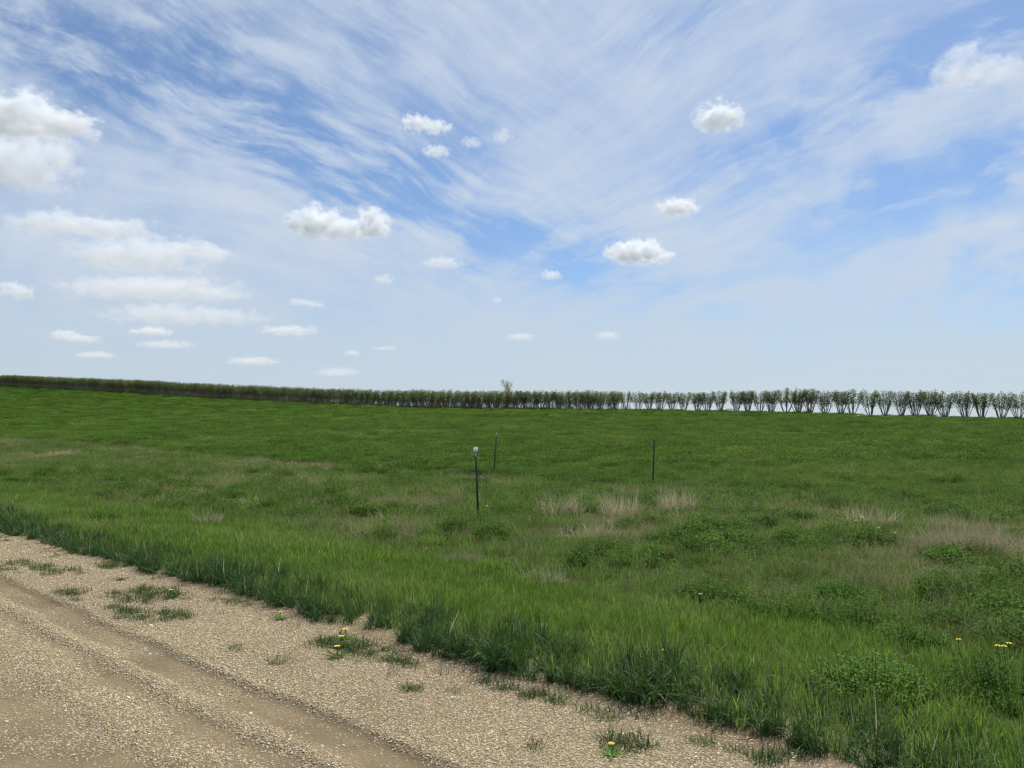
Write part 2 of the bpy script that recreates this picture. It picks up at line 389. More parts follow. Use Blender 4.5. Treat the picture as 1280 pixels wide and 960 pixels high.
def rough_patch(n, R, h0, h1, w0, w1, dryfrac, leaffrac=0.0, name='rough', flat=False):
    s, d, w = Soup(), Soup(), Soup()
    for _ in range(n):
        a = random.random() * 6.283; rr = R * math.sqrt(random.random()); az = random.random() * 6.283; b = (rr * math.cos(a), rr * math.sin(a), -0.01)
        q = random.random()
        if q < dryfrac: blade(d, b, az, random.uniform(.3, 1.45) if flat else random.random() * .8, random.uniform(h0, h1) * 1.3, random.uniform(w0, w1) * .6, 1.0 * random.random(), 3, thick=random.uniform(-1, 1))
        elif q < dryfrac + leaffrac:
            h = random.uniform(.3, 1) * h1
            for k in range(3): leaf(w, (b[0] + random.uniform(-.02, .02), b[1] + random.uniform(-.02, .02), h), random.random() * 6.28, random.uniform(-.5, .6), w1 * 3.2, w1 * 1.9)
        else: blade(s, b, az, random.random() * .6, random.uniform(h0, h1), random.uniform(w0, w1), 1.2 * random.random(), 3, thick=random.uniform(-1, 1))
    parts = [(k, m) for k, m in ((s, M_ROUGH), (d, M_DRY), (w, M_WEED)) if k.n]
    return merge(name, parts)
def crop_patch(n, R, h, L, name='crop', pale=.10):
    """leafy forage plants: stems crowded with small three-fold leaves"""
    s = Soup(); st = Soup()
    for _ in range(n):
        a = random.random() * 6.283; rr = R * math.sqrt(random.random()); b = v3(rr * math.cos(a), rr * math.sin(a), 0)
        hh = h * random.uniform(.55, 1.05) * (1 + .25 * math.sin(b[0] * 9 / R) * math.sin(b[1] * 7 / R))
        c = random.random()
        for k in range(4):
            z = hh * (1 - .22 * k * random.random()); az = random.random() * 6.28
            leaf(s, b + v3(random.uniform(-L, L), random.uniform(-L, L), z), az, random.uniform(-.3, .9), L * random.uniform(.8, 1.3), L * .6, c)
        if random.random() < pale: blade(st, b, random.random() * 6.28, .2, hh * 1.3, L * .25, .5, 2)
    return merge(name, [(k, m) for k, m in ((s, M_CROP), (st, M_DRY)) if k.n])

# gravel stones
def stone_mesh(k):
    import bmesh
    bm = bmesh.new(); bmesh.ops.create_icosphere(bm, subdivisions=2, radius=1.0)
    o = rng.random(3) * 50
    sx = (1, random.uniform(.65, .95), random.uniform(.45, .75))
    planes = [(v3(*rng.normal(size=3)), random.uniform(.55, .85)) for _ in range(7)]
    for v in bm.verts:
        p = np.array(v.co)
        for nrm, d in planes:
            nn = nrm / np.linalg.norm(nrm); q = p @ nn
            if q > d: p = p - nn * (q - d)
        v.co = p * sx
    me = bpy.data.meshes.new('stone'); bm.to_mesh(me); bm.free(); me.materials.append(M_STONE); return me
stones = [stone_mesh(k) for k in range(7)]
xs, ys, rs = [], [], []
for (y0, y1, dens, r0, r1) in ((3.0, 4.6, 11000, .0032, .0095), (4.6, 6.5, 8000, .0038, .0105), (6.5, 9.5, 3600, .005, .012), (9.5, 15, 1700, .007, .014)):
    x, y = slice_pts(y0, y1, dens, -2.2, 4.25, 0.70, .4)
    t = TX * x + TY * y
    gd = gravelness(x, y); k = rng.random(len(x)) < np.clip(gd ** 1.5, .02, 1)
    x, y = x[k], y[k]; rr = .88 * (r0 + (r1 - r0) * rng.random(len(x)) ** 2.2)
    xs.append(x); ys.append(y); rs.append(rr)
x = np.concatenate(xs); y = np.concatenate(ys); rr = np.concatenate(rs)
P = np.stack([x, y, surf_z(x, y) + rr * .15], -1); n = len(x); rr = np.where(rng.random(n) < .012, rr * 1.9, rr)
scatter('gravel', stones, P, np.stack([(rng.random(n) - .5) * .9, (rng.random(n) - .5) * .9, rng.random(n) * 6.283], -1), np.stack([rr] * 3, -1),
        rng.integers(0, 7, n), rng.random(n), 'loose pale and tan gravel stones covering the road', 'gravel')
print('stones', n)

def weed_clump(R, h, L, n):
    s = Soup(); st = Soup()
    for _ in range(n):
        a = random.random() * 6.283; q = math.sqrt(random.random()); b = v3(R * q * math.cos(a), R * q * math.sin(a), 0)
        top = h * (1 - .55 * q * q) * random.uniform(.6, 1.1); tip = b * 1.15 + v3(0, 0, top)
        tube(st, [b * .6, (b + tip) / 2, tip], [.002, .0015, .001], 3)
        c = random.random()
        for k in range(7):
            f = random.uniform(.35, 1.0); p = b * .6 + (tip - b * .6) * f + v3(random.uniform(-1, 1), random.uniform(-1, 1), 0) * L
            leaf(s, p, random.random() * 6.28, random.uniform(-.4, .8), L * random.uniform(.8, 1.4), L * .55, c * .6 + random.random() * .4)
    return s, st
# lush verge grass
def do_grass():
    lush = [patch(46, .13, .07, .17, .004, .008, M_LUSH, .45, 1.0, 'lush') for _ in range(6)]
    lush2 = [patch(60, .22, .08, .18, .007, .013, M_LUSH, .45, 1.0, 'lush') for _ in range(5)]
    P, R_, S_, I, Vv = [], [], [], [], []
    for (y0, y1, dens, far) in ((2.6, 6, 75, 0), (6, 10, 55, 0), (10, 17, 24, 1), (17, 34, 12, 1)):
        x, y = slice_pts(y0, y1, dens, 4.1, 12.0, .78, 1.5)
        A = AX * x + AY * y; t = TX * x + TY * y
        lim = 8.3 + 2.2 * (fbm(A, t, 2.4, 61) - .5) + 0.02 * A
        k = (t > edge_t(A) + .05) & (rng.random(len(x)) < 1 - sm(-.8, .8, t - lim))
        x, y = x[k], y[k]; n = len(x)
        P.append(np.stack([x, y, surf_z(x, y)], -1)); R_.append(euler(n)); s = sc3(n, .8, 1.2)
        s[:, 2] *= .55 + .5 * fbm(x, y, .8, 71); S_.append(s)
        I.append(rng.integers(0, 6, n) if not far else 6 + rng.integers(0, 5, n)); Vv.append(np.clip((fbm(x, y, 1.6, 66) - .42) * 1.6, 0, 1))
    c = np.concatenate
    scatter('grass', lush + lush2, c(P), c(R_), c(S_), c(I), c(Vv), 'bright green verge grass beside the gravel road', 'grass')
    # taller dark grass over the gravel edge, its shade put into the leaf colour
    big = [patch(30, .07, .16, .36, .006, .013, M_EDGE, .95, 2.5, 'edge', 5) for _ in range(8)]
    A = np.arange(-4, 34, .045); A = A + rng.random(len(A)) * .04; k = 3
    A = np.repeat(A, k); t = edge_t(A) + .75 * rng.random(len(A)) ** 1.5
    x = AX * A + TX * t; y = AY * A + TY * t; dn = vnoise(A, A * 0, .55, 81)
    keep = (y > 1.5) & (np.abs(x) < .8 * y + 1.5) & (rng.random(len(A)) <   .65 + .5 * dn); x, y, A, dn = x[keep], y[keep], A[keep], dn[keep]; n = len(x)
    s = sc3(n, .75, 1.1); s *= (.62 + .38 * dn)[:, None]
    scatter('edge_grass', big, np.stack([x, y, surf_z(x, y)], -1), euler(n, .3), s, rng.integers(0, 8, n), np.clip(rng.random(n) - .5, 0, 1) * .8,
            'tall dark green grass tufts drooping over the gravel edge', 'grass')
    # rough ground between the lush strip and the crop
    rp = [rough_patch(44, .15, .08, .20, .004, .008, d, .10, 'rough', f) for d, f in ((.06, 0), (.10, 0), (.05, 0), (.16, 0))] + \
         [rough_patch(50, .20, .08, .22, .004, .007, .62, .04, 'rough', True) for _ in range(3)]
    rp2 = [rough_patch(56, .30, .09, .22, .008, .014, d, .12, 'rough') for d in (.05, .09, .14)] + \
          [rough_patch(60, .36, .09, .24, .007, .012, .62, .04, 'rough', True) for _ in range(3)]
    P, R_, S_, I, Vv = [], [], [], [], []
    for (y0, y1, dens, far) in ((5, 10, 50, 0), (10, 17, 30, 0), (17, 30, 11, 1), (30, 80, 4.5, 1)):
        x, y = slice_pts(y0, y1, dens, 6.5, 23.5, .76, 1.5)
        A = AX * x + AY * y; t = TX * x + TY * y
        lim = 8.3 + 2.2 * (fbm(A, t, 2.4, 61) - .5) + 0.02 * A
        k = (rng.random(len(x)) < sm(-.8, .8, t - lim)) & (t < 22.9 + .8 * (fbm(x, y, 1.2, 68) - .5)); x, y, t = x[k], y[k], t[k]; n = len(x)
        dry = np.clip(sm(.49, .66, fbm(x, y, 3.0, 91) + .35 * (fbm(x, y, .7, 93) - .5)) * .75 - .3 * (1 - sm(9, 12, t)) + .03, .02, .75)
        isdry = rng.random(n) < dry
        P.append(np.stack([x, y, surf_z(x, y)], -1)); R_.append(euler(n, .2)); s = sc3(n, .75, 1.25)
        s[:, 2] *= .35 + 1.35 * fbm(x, y, .8, 95) ** 1.3 * 1.3; S_.append(s)
        I.append(np.where(isdry, 4 + rng.integers(0, 3, n), rng.integers(0, 4, n)) if not far else np.where(isdry, 10 + rng.integers(0, 3, n), 7 + rng.integers(0, 3, n)))
        Vv.append(np.clip(dry * .8 + (fbm(x, y, 2.0, 97) - .5) * .8, 0, 1))
    scatter('rough_grass', rp + rp2, c(P), c(R_), c(S_), c(I), c(Vv), 'uneven green grass mixed with dead blades between verge and crop', 'grass')
    print('grass', len(c(P)))
    wl = []
    for k in range(5):
        a_, b_ = weed_clump(.24, random.uniform(.16, .26), .034, 75); wl.append(merge('weed', [(a_, M_WEED), (b_, M_WEED)]))
    x, y = slice_pts(6, 34, 4.6, 8.6, 22.5, .76, 1.5); k = rng.random(len(x)) < sm(.48, .64, fbm(x, y, 1.7, 401)) ; x, y = x[k], y[k]; n = len(x)
    scatter('low_weeds', wl, np.stack([x, y, surf_z(x, y)], -1), euler(n, .1), sc3(n, .5, 1.5), rng.integers(0, 5, n), rng.random(n) * .6, 'low leafy weeds mixed through the rough grass', 'weeds')
    # small creeping grass on the gravel margin
    low = [patch(40, .09, .03, .09, .003, .006, M_EDGE, 1.2, 1.4, 'low') for _ in range(4)]
    spots = [(30, 706, .5, 90), (75, 712, .45, 90), (140, 705, .3, 60), (105, 742, .35, 60), (172, 745, .35, 110), (205, 740, .4, 120), (160, 762, .3, 60), (190, 768, .35, 60), (222, 765, .22, 50),
             (262, 720, .3, 60), (300, 750, .2, 30), (335, 745, .3, 40), (420, 805, .22, 55), (450, 803, .28, 90), (472, 812, .25, 60), (500, 826, .2, 40), (512, 855, .08, 22), (352, 825, .14, 14), (300, 806, .1, 10),
             (560, 800, .25, 50), (615, 850, .16, 30), (650, 862, .15, 30), (690, 868, .12, 24), (740, 886, .14, 24), (775, 925, .12, 34), (800, 922, .12, 24), (875, 922, .08, 12), (672, 926, .06, 8), (960, 940, .2, 40), (400, 770, .2, 40)]
    xs, ys = [], []
    for px, py, rad, k in spots:
        k = int(k * .42); rad *= .85
        hx, hy = hit(px, py); a = rng.random(k) * 6.283; q = rad * np.sqrt(rng.random(k)); da = q * np.cos(a) * 1.3; dt = q * np.sin(a) * .55
        k = int(k)
        xs.append(hx + AX * da + TX * dt); ys.append(hy + AY * da + TY * dt)
    A = rng.uniform(-2, 25, 170); t = edge_t(A) + .1 - .6 * rng.random(170) ** 1.8; xs.append(AX * A + TX * t); ys.append(AY * A + TY * t)
    x, y = c(xs), c(ys); n = len(x)
    scatter('margin_grass', low, np.stack([x, y, surf_z(x, y)], -1), euler(n, .3), sc3(n, .4, 1.0), rng.integers(0, 4, n), rng.random(n) * .4,
            'thin patches of low green grass growing on the gravel margin', 'grass')
    # the crop
    cp = [crop_patch(60, .26, .24, .030) for _ in range(5)] + [crop_patch(70, .60, .26, .065, pale=.10) for _ in range(5)] + [crop_patch(75, 1.5, .30, .15, pale=.06) for _ in range(4)]
    P, R_, S_, I, Vv = [], [], [], [], []
    for (y0, y1, dens, i0, ni) in ((17, 34, 14, 0, 5), (34, 60, 4.2, 5, 5), (60, 110, 2.4, 5, 5), (110, 400, .30, 10, 4)):
        x, y = slice_pts(y0, y1, dens, 21.8, None, .74, 2)
        t = TX * x + TY * y; k = t > 22.6 + .9 * (fbm(x, y, 1.2, 68) - .5); x, y = x[k], y[k]; n = len(x)
        P.append(np.stack([x, y, surf_z(x, y)], -1)); R_.append(euler(n, .1)); s = sc3(n, .8, 1.25); s[:, 2] *= .35 + 1.25 * fbm(x, y, np.where(y < 60, .9, 2.5), 99, 2); S_.append(s)
        I.append(i0 + rng.integers(0, ni, n)); Vv.append(np.clip((fbm(x, y, 7, 101, 4) - .48) * 1.3 + (rng.random(n) - .42) * .9 * (rng.random(n) < .5), 0, 1))
    scatter('crop', cp, c(P), c(R_), c(S_), c(I), c(Vv), 'low dark green leafy forage crop filling the field', 'crop')
    print('crop', len(c(P)))
do_grass()

# ------------------------------------------------------------------ individual weeds and dry tufts
def dry_tuft(R, h, n, lean, flat=0.0, wd=1.0):
    s = Soup()
    for _ in range(n):
        a = random.random() * 6.283; q = R * math.sqrt(random.random()) ; az = a + random.uniform(-2.2, 2.2)
        ln = random.random() * lean + (flat if random.random() < .6 else 0)
        blade(s, (q * math.cos(a), q * math.sin(a), -.01), az, min(ln, 1.45), h * random.uniform(.45, 1.1), random.uniform(.003, .007) * wd, .9 * random.random(), 4, thick=random.uniform(-1, 1))
        if random.random() < .12:
            blade(s, (q * math.cos(a), q * math.sin(a), -.01), az, random.random() * .25, h * 1.25, .004, .35, 4, thick=1)
    return s
WEED = [(883, 748, .42, .26, 'dark leafy weed clump beside the tan patch of dead grass right of centre', 1),
        (965, 766, .36, .26, 'dark leafy weed clump directly below and right of the tan dead patch', 1),
        (1062, 778, .45, .30, 'rounded leafy weed clump in the middle of the right hand rough grass', 1),
        (1050, 745, .34, .26, 'small leafy weed clump just above the rounded one on the right', 1),
        (1078, 862, .36, .28, 'largest leafy weed mound close to the road edge at lower right', 1),
        (1255, 870, .40, .30, 'leafy weed clump near the lower right corner of the verge', 1),
        (1130, 803, .30, .22, 'leafy weed clump under the thin bent dead stalk', 1),
        (1262, 800, .36, .26, 'leafy weed clump at the right edge above the lower right one', 1),
        (848, 675, .60, .30, 'wide leafy weed clump in front of the right hand dry grass tufts', 1),
        (612, 664, .40, .26, 'bushy green weed clump at the foot of the white capped post', 1),
        (512, 596, .50, .30, 'small dark weed clump left of the posts near the field edge', 1),
        (130, 650, .32, .24, 'lone dark weed clump in the lush grass at far left', 1),
        (1010, 610, 1.2, .36, 'broad dark weed clump on the field edge right of the third post', 1),
        (935, 690, .34, .24, 'leafy weed clump right of the wide one below the third post', 1),
        (1180, 780, .30, .22, 'leafy weed clump between the bent stalk and the right edge', 1),
        (300, 596, .50, .26, 'low dark weed clump under brown grass in the left rough', 1)]
for px, py, R, h, lab, q in WEED:
    x, y = hit(px, py); root = empty('weed_clump', (x, y, float(surf_z(x, y)) - .01), random.random() * 6)
    s, st = weed_clump(R, h, .028 if y < 9 else (.032 if y < 16 else .045), int(260 * (R / .45) ** 1.4) if y < 16 else int(200 * (R / .45) ** 1.2))
    s.obj('leaves', M_WEED, root); st.obj('stems', M_WEED, root)
    tag(root, lab, 'weed', 'leafy weed clumps in the rough grass')
DRY = [(775, 645, .45, .62, 420, .5, .2, 'tall tan dry grass tuft midway between second and third post'),
       (847, 640, .45, .70, 420, .5, .2, 'tallest tan dry grass tuft just right of the third post'),
       (700, 643, .50, .55, 420, .55, .2, 'upright brownish dry grass tuft right of the white capped post'),
       (735, 668, .60, .34, 360, .9, .6, 'flattened grey dry grass mat below the row of upright tufts'),
       (1085, 655, .55, .55, 420, .8, .5, 'sideways bent dry grass tuft left of the big grey one'),
       (1195, 690, .60, .72, 520, .7, .3, 'big grey dry grass tuft near the right edge'),
       (1250, 690, .60, .45, 340, .9, .6, 'flattened dry grass tuft at the right frame edge'),
       (264, 655, .26, .34, 240, .6, .3, 'lone pale dry grass tuft in the lush grass at left'),
       (300, 592, .80, .34, 420, .9, .6, 'brown flattened dry grass mat in the left rough'),
       (490, 584, .70, .40, 380, .8, .5, 'brown dry grass mat left of the posts by the crop edge'),
       (90, 568, 1.3, .36, 520, .9, .6, 'wide brown dry grass mat at the far left crop edge'),
       (580, 705, .34, .30, 320, .8, .6, 'tangled straw coloured grass in the middle below the white capped post'),
       (676, 727, .32, .24, 260, .8, .7, 'short straw coloured grass mat lowest in the middle'),
       (505, 668, .40, .32, 300, .8, .6, 'loose straw coloured tuft left of the white capped post'),
       (915, 752, .30, .20, 260, .9, .9, 'flat tan patch of dead grass between two dark weed clumps'),
       (850, 742, .24, .20, 200, .9, .9, 'small tan patch of dead grass left of the dark weed clump')]
for px, py, R, h, n, ln, fl, lab in DRY:
    x, y = hit(px, py)
    o = dry_tuft(R, h, int(n * (.62 if y > 14 else 1)), ln, fl, max(1, y / 9)).obj('dry_grass_tuft', M_DRY); o.location = (x, y, float(surf_z(x, y))); tag(o, lab, 'dry grass', 'dry grass tufts in the rough')
# thin dead stalks
s = Soup(); tube(s, [(0, 0, 0), (-.01, 0, .12), (-.025, .01, .24), (-.06, 0, .36)], [.004, .004, .003, .002], 5)
tube(s, [(0, 0, .10), (.06, -.02, .14), (.13, -.03, .12)], [.003, .003, .002], 5)
x, y = hit(1120, 836); o = s.obj('dead_stalk', M_DRY); o.location = (x, y, float(surf_z(x, y))); tag(o, 'thin bleached dead stalk with a bent side branch above the weed mound', 'stalk')

# dandelions
M_YEL = simple_mat('petal', (.80, .58, .02), (.86, .70, .04), .6, 40, .1)
def dandelion_parts():
    st = Soup(); tube(st, [(0, 0, 0), (.004, 0, .5), (0, .003, 1.0)], [.10, .08, .07], 5)
    return st
st = Soup(); tube(st, [(0, 0, -.02), (.004, .0, .06), (0, .003, .115)], [.0026, .0024, .0026], 6); ST_ME = st.mesh('stem', M_WEED)
fl = Soup()
for ring, (n, L, tilt) in enumerate(((18, .021, .15), (16, .016, .5), (12, .010, .9))):
    for k in range(n): blade(fl, (0, .003, .115), k * 6.283 / n + ring * .2, 1.57 - tilt, L, .0062, .1, 2, thick=0)
FL_ME = fl.mesh('flower_head', M_YEL)
lf = Soup()
for k in range(9): blade(lf, (0, 0, 0), k * .7 + random.random() * .3, 1.05, random.uniform(.08, .14), .018, .5, 4, thick=0.01)
LF_ME = lf.mesh('leaves', M_WEED)
DAND = [(3, 667, 1, 'dandelion bloom at the left frame edge beside the gravel'), (12, 671, 1, 'second dandelion from the left edge beside the gravel'),
        (157, 717, .9, 'small dandelion on the gravel margin at left below the dark grass'), (218, 739, 1.1, 'dandelion in the green patch on the gravel margin'),
        (354, 763, .9, 'dandelion at the edge of dark grass left of the cluster of three'), (435, 787, 1.1, 'topmost of three dandelions clustered on the gravel margin'),
        (429, 796, 1.1, 'middle one of three dandelions clustered on the gravel margin'), (425, 808, 1.1, 'lowest of three dandelions clustered on the gravel margin'),
        (762, 921, .8, 'dandelion on the gravel at the bottom right of centre'), (827, 824, .9, 'lone dandelion in the lush grass right of centre'),
        (609, 650, 1.4, 'pale yellow flower at the foot of the white capped post'), (740, 608, 1.2, 'tiny yellow flower left of the tall dry tufts'),
        (1067, 669, 1.3, 'leftmost bloom of the dandelion cluster in the right rough grass'), (1075, 666, 1.4, 'top bloom of the dandelion cluster in the right rough grass'),
        (1086, 674, 1.2, 'middle bloom of the dandelion cluster in the right rough grass'), (1095, 677, 1.2, 'fourth bloom from the left in the dandelion cluster at right'),
        (1115, 684, 1.2, 'rightmost and lowest bloom of the dandelion cluster at right'), (1191, 810, 1.0, 'single dandelion left of the group at the right edge'),
        (1238, 820, 1.1, 'left bloom of the dandelion group at the right edge'), (1246, 821, 1.1, 'middle bloom of the dandelion group at the right edge'),
        (1253, 818, 1.1, 'right bloom of the dandelion group at the right edge'), (873, 752, 1.0, 'small dandelion below the dark weed clump right of centre')]
for px, py, sc, lab in DAND:
    x, y = hit(px, py + 3); t_ = TX * x + TY * y
    k = 1.0 if t_ < 4.1 else (1.1 if y < 9 else 1.9)
    d = math.hypot(x, y); x -= x / d * .12; y -= y / d * .12
    root = empty('dandelion', (x, y, float(surf_z(x, y))), random.random() * 6); root.scale = (sc * 1.15, sc * 1.15, sc * k * (.6 if t_ < 4.0 else 1.15))
    for nm, me in (('stem', ST_ME), ('flower_head', FL_ME), ('leaves', LF_ME)):
        o = bpy.data.objects.new(nm, me); COL.objects.link(o); o.parent = root
        if nm == 'flower_head': o.rotation_euler = (0.0, 0.0, 0)
    tag(root, lab, 'dandelion', 'yellow dandelions')

# ------------------------------------------------------------------ fence posts
M_STEEL = simple_mat('dark_painted_steel', (.012, .018, .014), (.030, .028, .022), .55, 12, .3, 90)
M_STEEL2 = simple_mat('weathered_steel', (.035, .032, .022), (.075, .055, .040), .7, 10, .3, 90)
M_WHITE = simple_mat('white_plastic', (.84, .84, .82), (.90, .90, .88), .4, 20, .05)
M_GREY = simple_mat('grey_plastic', (.42, .44, .44), (.55, .57, .56), .5, 20, .1)
M_YTIP = simple_mat('faded_yellow_paint', (.45, .42, .10), (.58, .55, .20), .6, 30, .1)
def tee(s, z0, z1, w, tone=.5):
    """T section steel with studs down the face"""
    box(s, (0, 0, (z0 + z1) / 2), (w, .006, z1 - z0), tone)
    box(s, (0, .006 + .016, (z0 + z1) / 2), (.007, .032, z1 - z0 - .004), tone)
    z = z0 + .5
    while z < z1 - .03:
        box(s, (0, -.0075, z), (.014, .009, .018), tone); z += .055
def post(px, py, toppx, toppy, lab, kind):
    x, y = hit(px, py); z = float(surf_z(x, y))
    ztop = EYE + (HZ - toppy) / F * y; H = ztop - z; xt = (toppx - 640) / F * y
    root = empty('fence_post', (x, y, z)); root.rotation_euler = (0, math.atan2(xt - x, H), 0)
    m = {0: M_STEEL, 1: M_STEEL2, 2: M_STEEL}[kind]
    s = Soup(); cap = {0: .10, 1: .12, 2: 0.0}[kind]
    tee(s, -.35, H - cap * .5, .046); s.obj('shaft', m, root)
    if kind == 0:
        s = Soup(); box(s, (0, .008, H - .035), (.098, .085, .090), .5, .016)
        box(s, (0, .008, H + .016), (.070, .062, .014), .5, .014); box(s, (0.0, -.040, H - .05), (.03, .02, .03), .5, .005); s.obj('cap', M_WHITE, root)
        s = Soup(); box(s, (0, .008, H - .135), (.040, .040, .11), .5, .010); box(s, (.0, -.026, H - .15), (.022, .022, .03), .5, .005); s.obj('insulator', M_GREY, root)
    if kind == 1:
        s = Soup(); box(s, (0, .004, H - .06), (.052, .016, .13), .5, .004); box(s, (0, .026, H - .06), (.012, .03, .13), .5, .002); s.obj('painted_tip', M_YTIP, root)
    if kind == 2:
        s = Soup(); box(s, (0, -.004, H - .05), (.050, .014, .06), .5, .004); s.obj('wire_clip', M_STEEL2, root)
    tag(root, lab, 'fence post', 'steel fence posts in the verge')
post(598, 644, 594.5, 560, 'dark steel fence post with a white plastic cap, nearest the road', 0)
post(617, 594, 621, 541, 'thin weathered steel fence post with a pale yellow tip', 1)
post(815, 609, 817.5, 549, 'plain dark steel fence post standing alone at right by the crop', 2)

# ------------------------------------------------------------------ shelterbelt
def shrub_tree(seed, dense=False):
    random.seed(seed); st = Soup(); cr = Soup()
    H = 1.0                                   # unit tree 3.7 m tall, spread about 2.3 m, scaled per tree
    Ht = 3.7; n = random.randint(9, 13)
    for k in range(n):
        a = k * 6.283 / n + random.uniform(-.3, .3); sp = random.uniform(.30, 1.22) ; hh = Ht * random.uniform(.88, 1.0) * (1 - .03 * sp)
        b = v3(math.cos(a) * .10, math.sin(a) * .10, -.05); d = v3(math.cos(a), math.sin(a), 0)
        pts = [b]; 
        for j in range(1, 6):
            f = j / 5; pts.append(b + d * sp * (f ** .75) + v3(random.uniform(-.05, .05), random.uniform(-.05, .05), hh * f))
        tube(st, pts, [.050, .042, .034, .026, .018, .008], 5)
        for j in range(random.randint(4, 6)):   # side branches sweeping upward
            f = random.uniform(.25, .85); p = b + d * sp * (f ** .75) + v3(0, 0, hh * f); a2 = random.random() * 6.283; L = random.uniform(.45, .9)
            q = p + v3(math.cos(a2) * L * .45, math.sin(a2) * L * .45, L * .8)
            tube(st, [p, (p + q) / 2 + v3(0, 0, -.03), q], [.020, .014, .007], 4)
            if q[2] > Ht * .42:
                for _ in range(26):
                    w = random.random(); r0 = p + (q - p) * (.35 + .7 * w)
                    leaf(cr, r0 + v3(random.gauss(0, .10), random.gauss(0, .10), random.gauss(0, .10)), random.random() * 6.28, random.uniform(.1, 1.4), random.uniform(.08, .15), random.uniform(.04, .075))
        lo = random.uniform(.42, .55) if not dense else random.uniform(.16, .45)
        for _ in range(120):
            f = random.uniform(lo, 1.06); wd = .24 * (1.0 - max(0, f - .75) * 2.6) + .03
            p = b + d * sp * (f ** .75) + v3(random.gauss(0, wd), random.gauss(0, wd), hh * f + random.gauss(0, .05))
            leaf(cr, p, random.random() * 6.28, random.uniform(.2, 1.4), random.uniform(.10, .18), random.uniform(.055, .10))
    if dense:
        for _ in range(45):
            a = random.random() * 6.283; r0 = .9 * math.sqrt(random.random()); z = random.uniform(.1, 1.7)
            tube(st, [(r0 * math.cos(a), r0 * math.sin(a), 0), (r0 * math.cos(a) * 1.1 + random.uniform(-.15, .15), r0 * math.sin(a) * 1.1, z)], [.014, .006], 3)
    return st.mesh('trunk', M_STEM, False), cr.mesh('crown', M_TREELEAF)
OPEN = [shrub_tree(100 + k) for k in range(7)]; DENSE = [shrub_tree(200 + k, True) for k in range(6)]
random.seed(5)
RX, RY = 67.0, 105.0; DX, DY = -.7714, .636
def srow(px):
    u = (px - 640) / F; return (67 - 105 * u) / (.7714 + .636 * u)
Hs = lambda s: float(np.interp(s, [0, 13, 29, 48, 75, 114, 137, 168, 211, 369], [3.5, 3.75, 3.75, 3.4, 3.75, 4.1, 3.8, 3.9, 4.1, 4.3]))
pxs = [1273, 1252, 1228, 1206, 1182, 1163, 1144, 1127, 1105, 1087, 1067, 1050, 1032, 1012, 996, 983, 965, 950, 933, 919, 902, 885, 871, 854]
hvar = {13: 1.04, 15: 1.05, 18: .98}
ORD = ['first', 'second', 'third', 'fourth', 'fifth', 'sixth', 'seventh', 'eighth', 'ninth', 'tenth', 'eleventh', 'twelfth']
def plant(s, off, protos, label, hs=1.0, group='trees of the long shelterbelt row'):
    x = RX + DX * s + .636 * off; y = RY + DY * s + .7714 * off
    x += random.uniform(-.15, .15); y += random.uniform(-.3, .3)
    k = Hs(s) / 3.7 * hs * random.uniform(.96, 1.05)
    o = empty('small_tree', (x, y, float(surf_z(x, y)) - .02), random.random() * 6.283); w = random.uniform(1.18, 1.32)
    o.scale = (k * w, k * w, k)
    tr, cr = random.choice(protos)
    for nm, me in (('trunk', tr), ('crown', cr)):
        c = bpy.data.objects.new(nm, me); COL.objects.link(c); c.parent = o
    tag(o, label, 'tree', group); return o
for i, px in enumerate(pxs):
    if i == 0: lab = 'open many stemmed small tree last at the right end of the row'
    elif i < 12: lab = '%s small open stemmed tree counting from the right end of the row' % ORD[i]
    else: lab = 'small green topped tree right of centre in the row with sky between stems'
    plant(srow(px), 0, OPEN, lab, hvar.get(i, 1.0), 'trees of the open right part of the row')
s = srow(854) + 2.2
while s < 372:
    lab = 'small green topped tree in the dense distant part of the long row behind the field'
    plant(s, 0, OPEN if s < 62 else (DENSE if s > 85 else OPEN + DENSE), lab, 1.0, 'trees of the dense distant part of the row')
    s += random.uniform(2.05, 2.6)
s = 66
while s < 372:
    plant(s, 3.6, DENSE, 'small green topped tree in the dense distant part of the long row behind the field', .98, 'trees of the dense distant part of the row')
    s += random.uniform(2.2, 2.75)
# brown dead weeds under the dense part of the row
dw = []
for k in range(4):
    s_ = Soup()
    for _ in range(60):
        a = random.random() * 6.283; q = .7 * math.sqrt(random.random())
        blade(s_, (q * math.cos(a), q * math.sin(a), 0), random.random() * 6.28, random.random() * .5, random.uniform(.4, 1.0), random.uniform(.02, .05), .4, 3, thick=random.uniform(-1, 1))
    dw.append(s_.mesh('deadweed', None))
M_DEAD = leaf_mat('dead_weed', (.26, .20, .11), (.42, .35, .20), (.24, .24, .10), .2, .02, .5, 1.0)
for me in dw: me.materials.append(M_DEAD)
n = 1000; s_ = 58 + (372 - 58) * rng.random(n); off = rng.uniform(-.4, 4.5, n); k = rng.random(n) < sm(55, 105, s_) * (.15 + 1.3 * vnoise(s_, s_ * 0, 9.0, 303)); s_, off = s_[k], off[k]; n = len(s_)
x = RX + DX * s_ + .636 * off; y = RY + DY * s_ + .7714 * off
scatter('dead_weeds', dw, np.stack([x, y, surf_z(x, y)], -1), euler(n, .1), sc3(n, .8, 2.0), rng.integers(0, 4, n), rng.random(n) * .9, 'brown dead weeds standing under the dense part of the tree row', 'weeds')

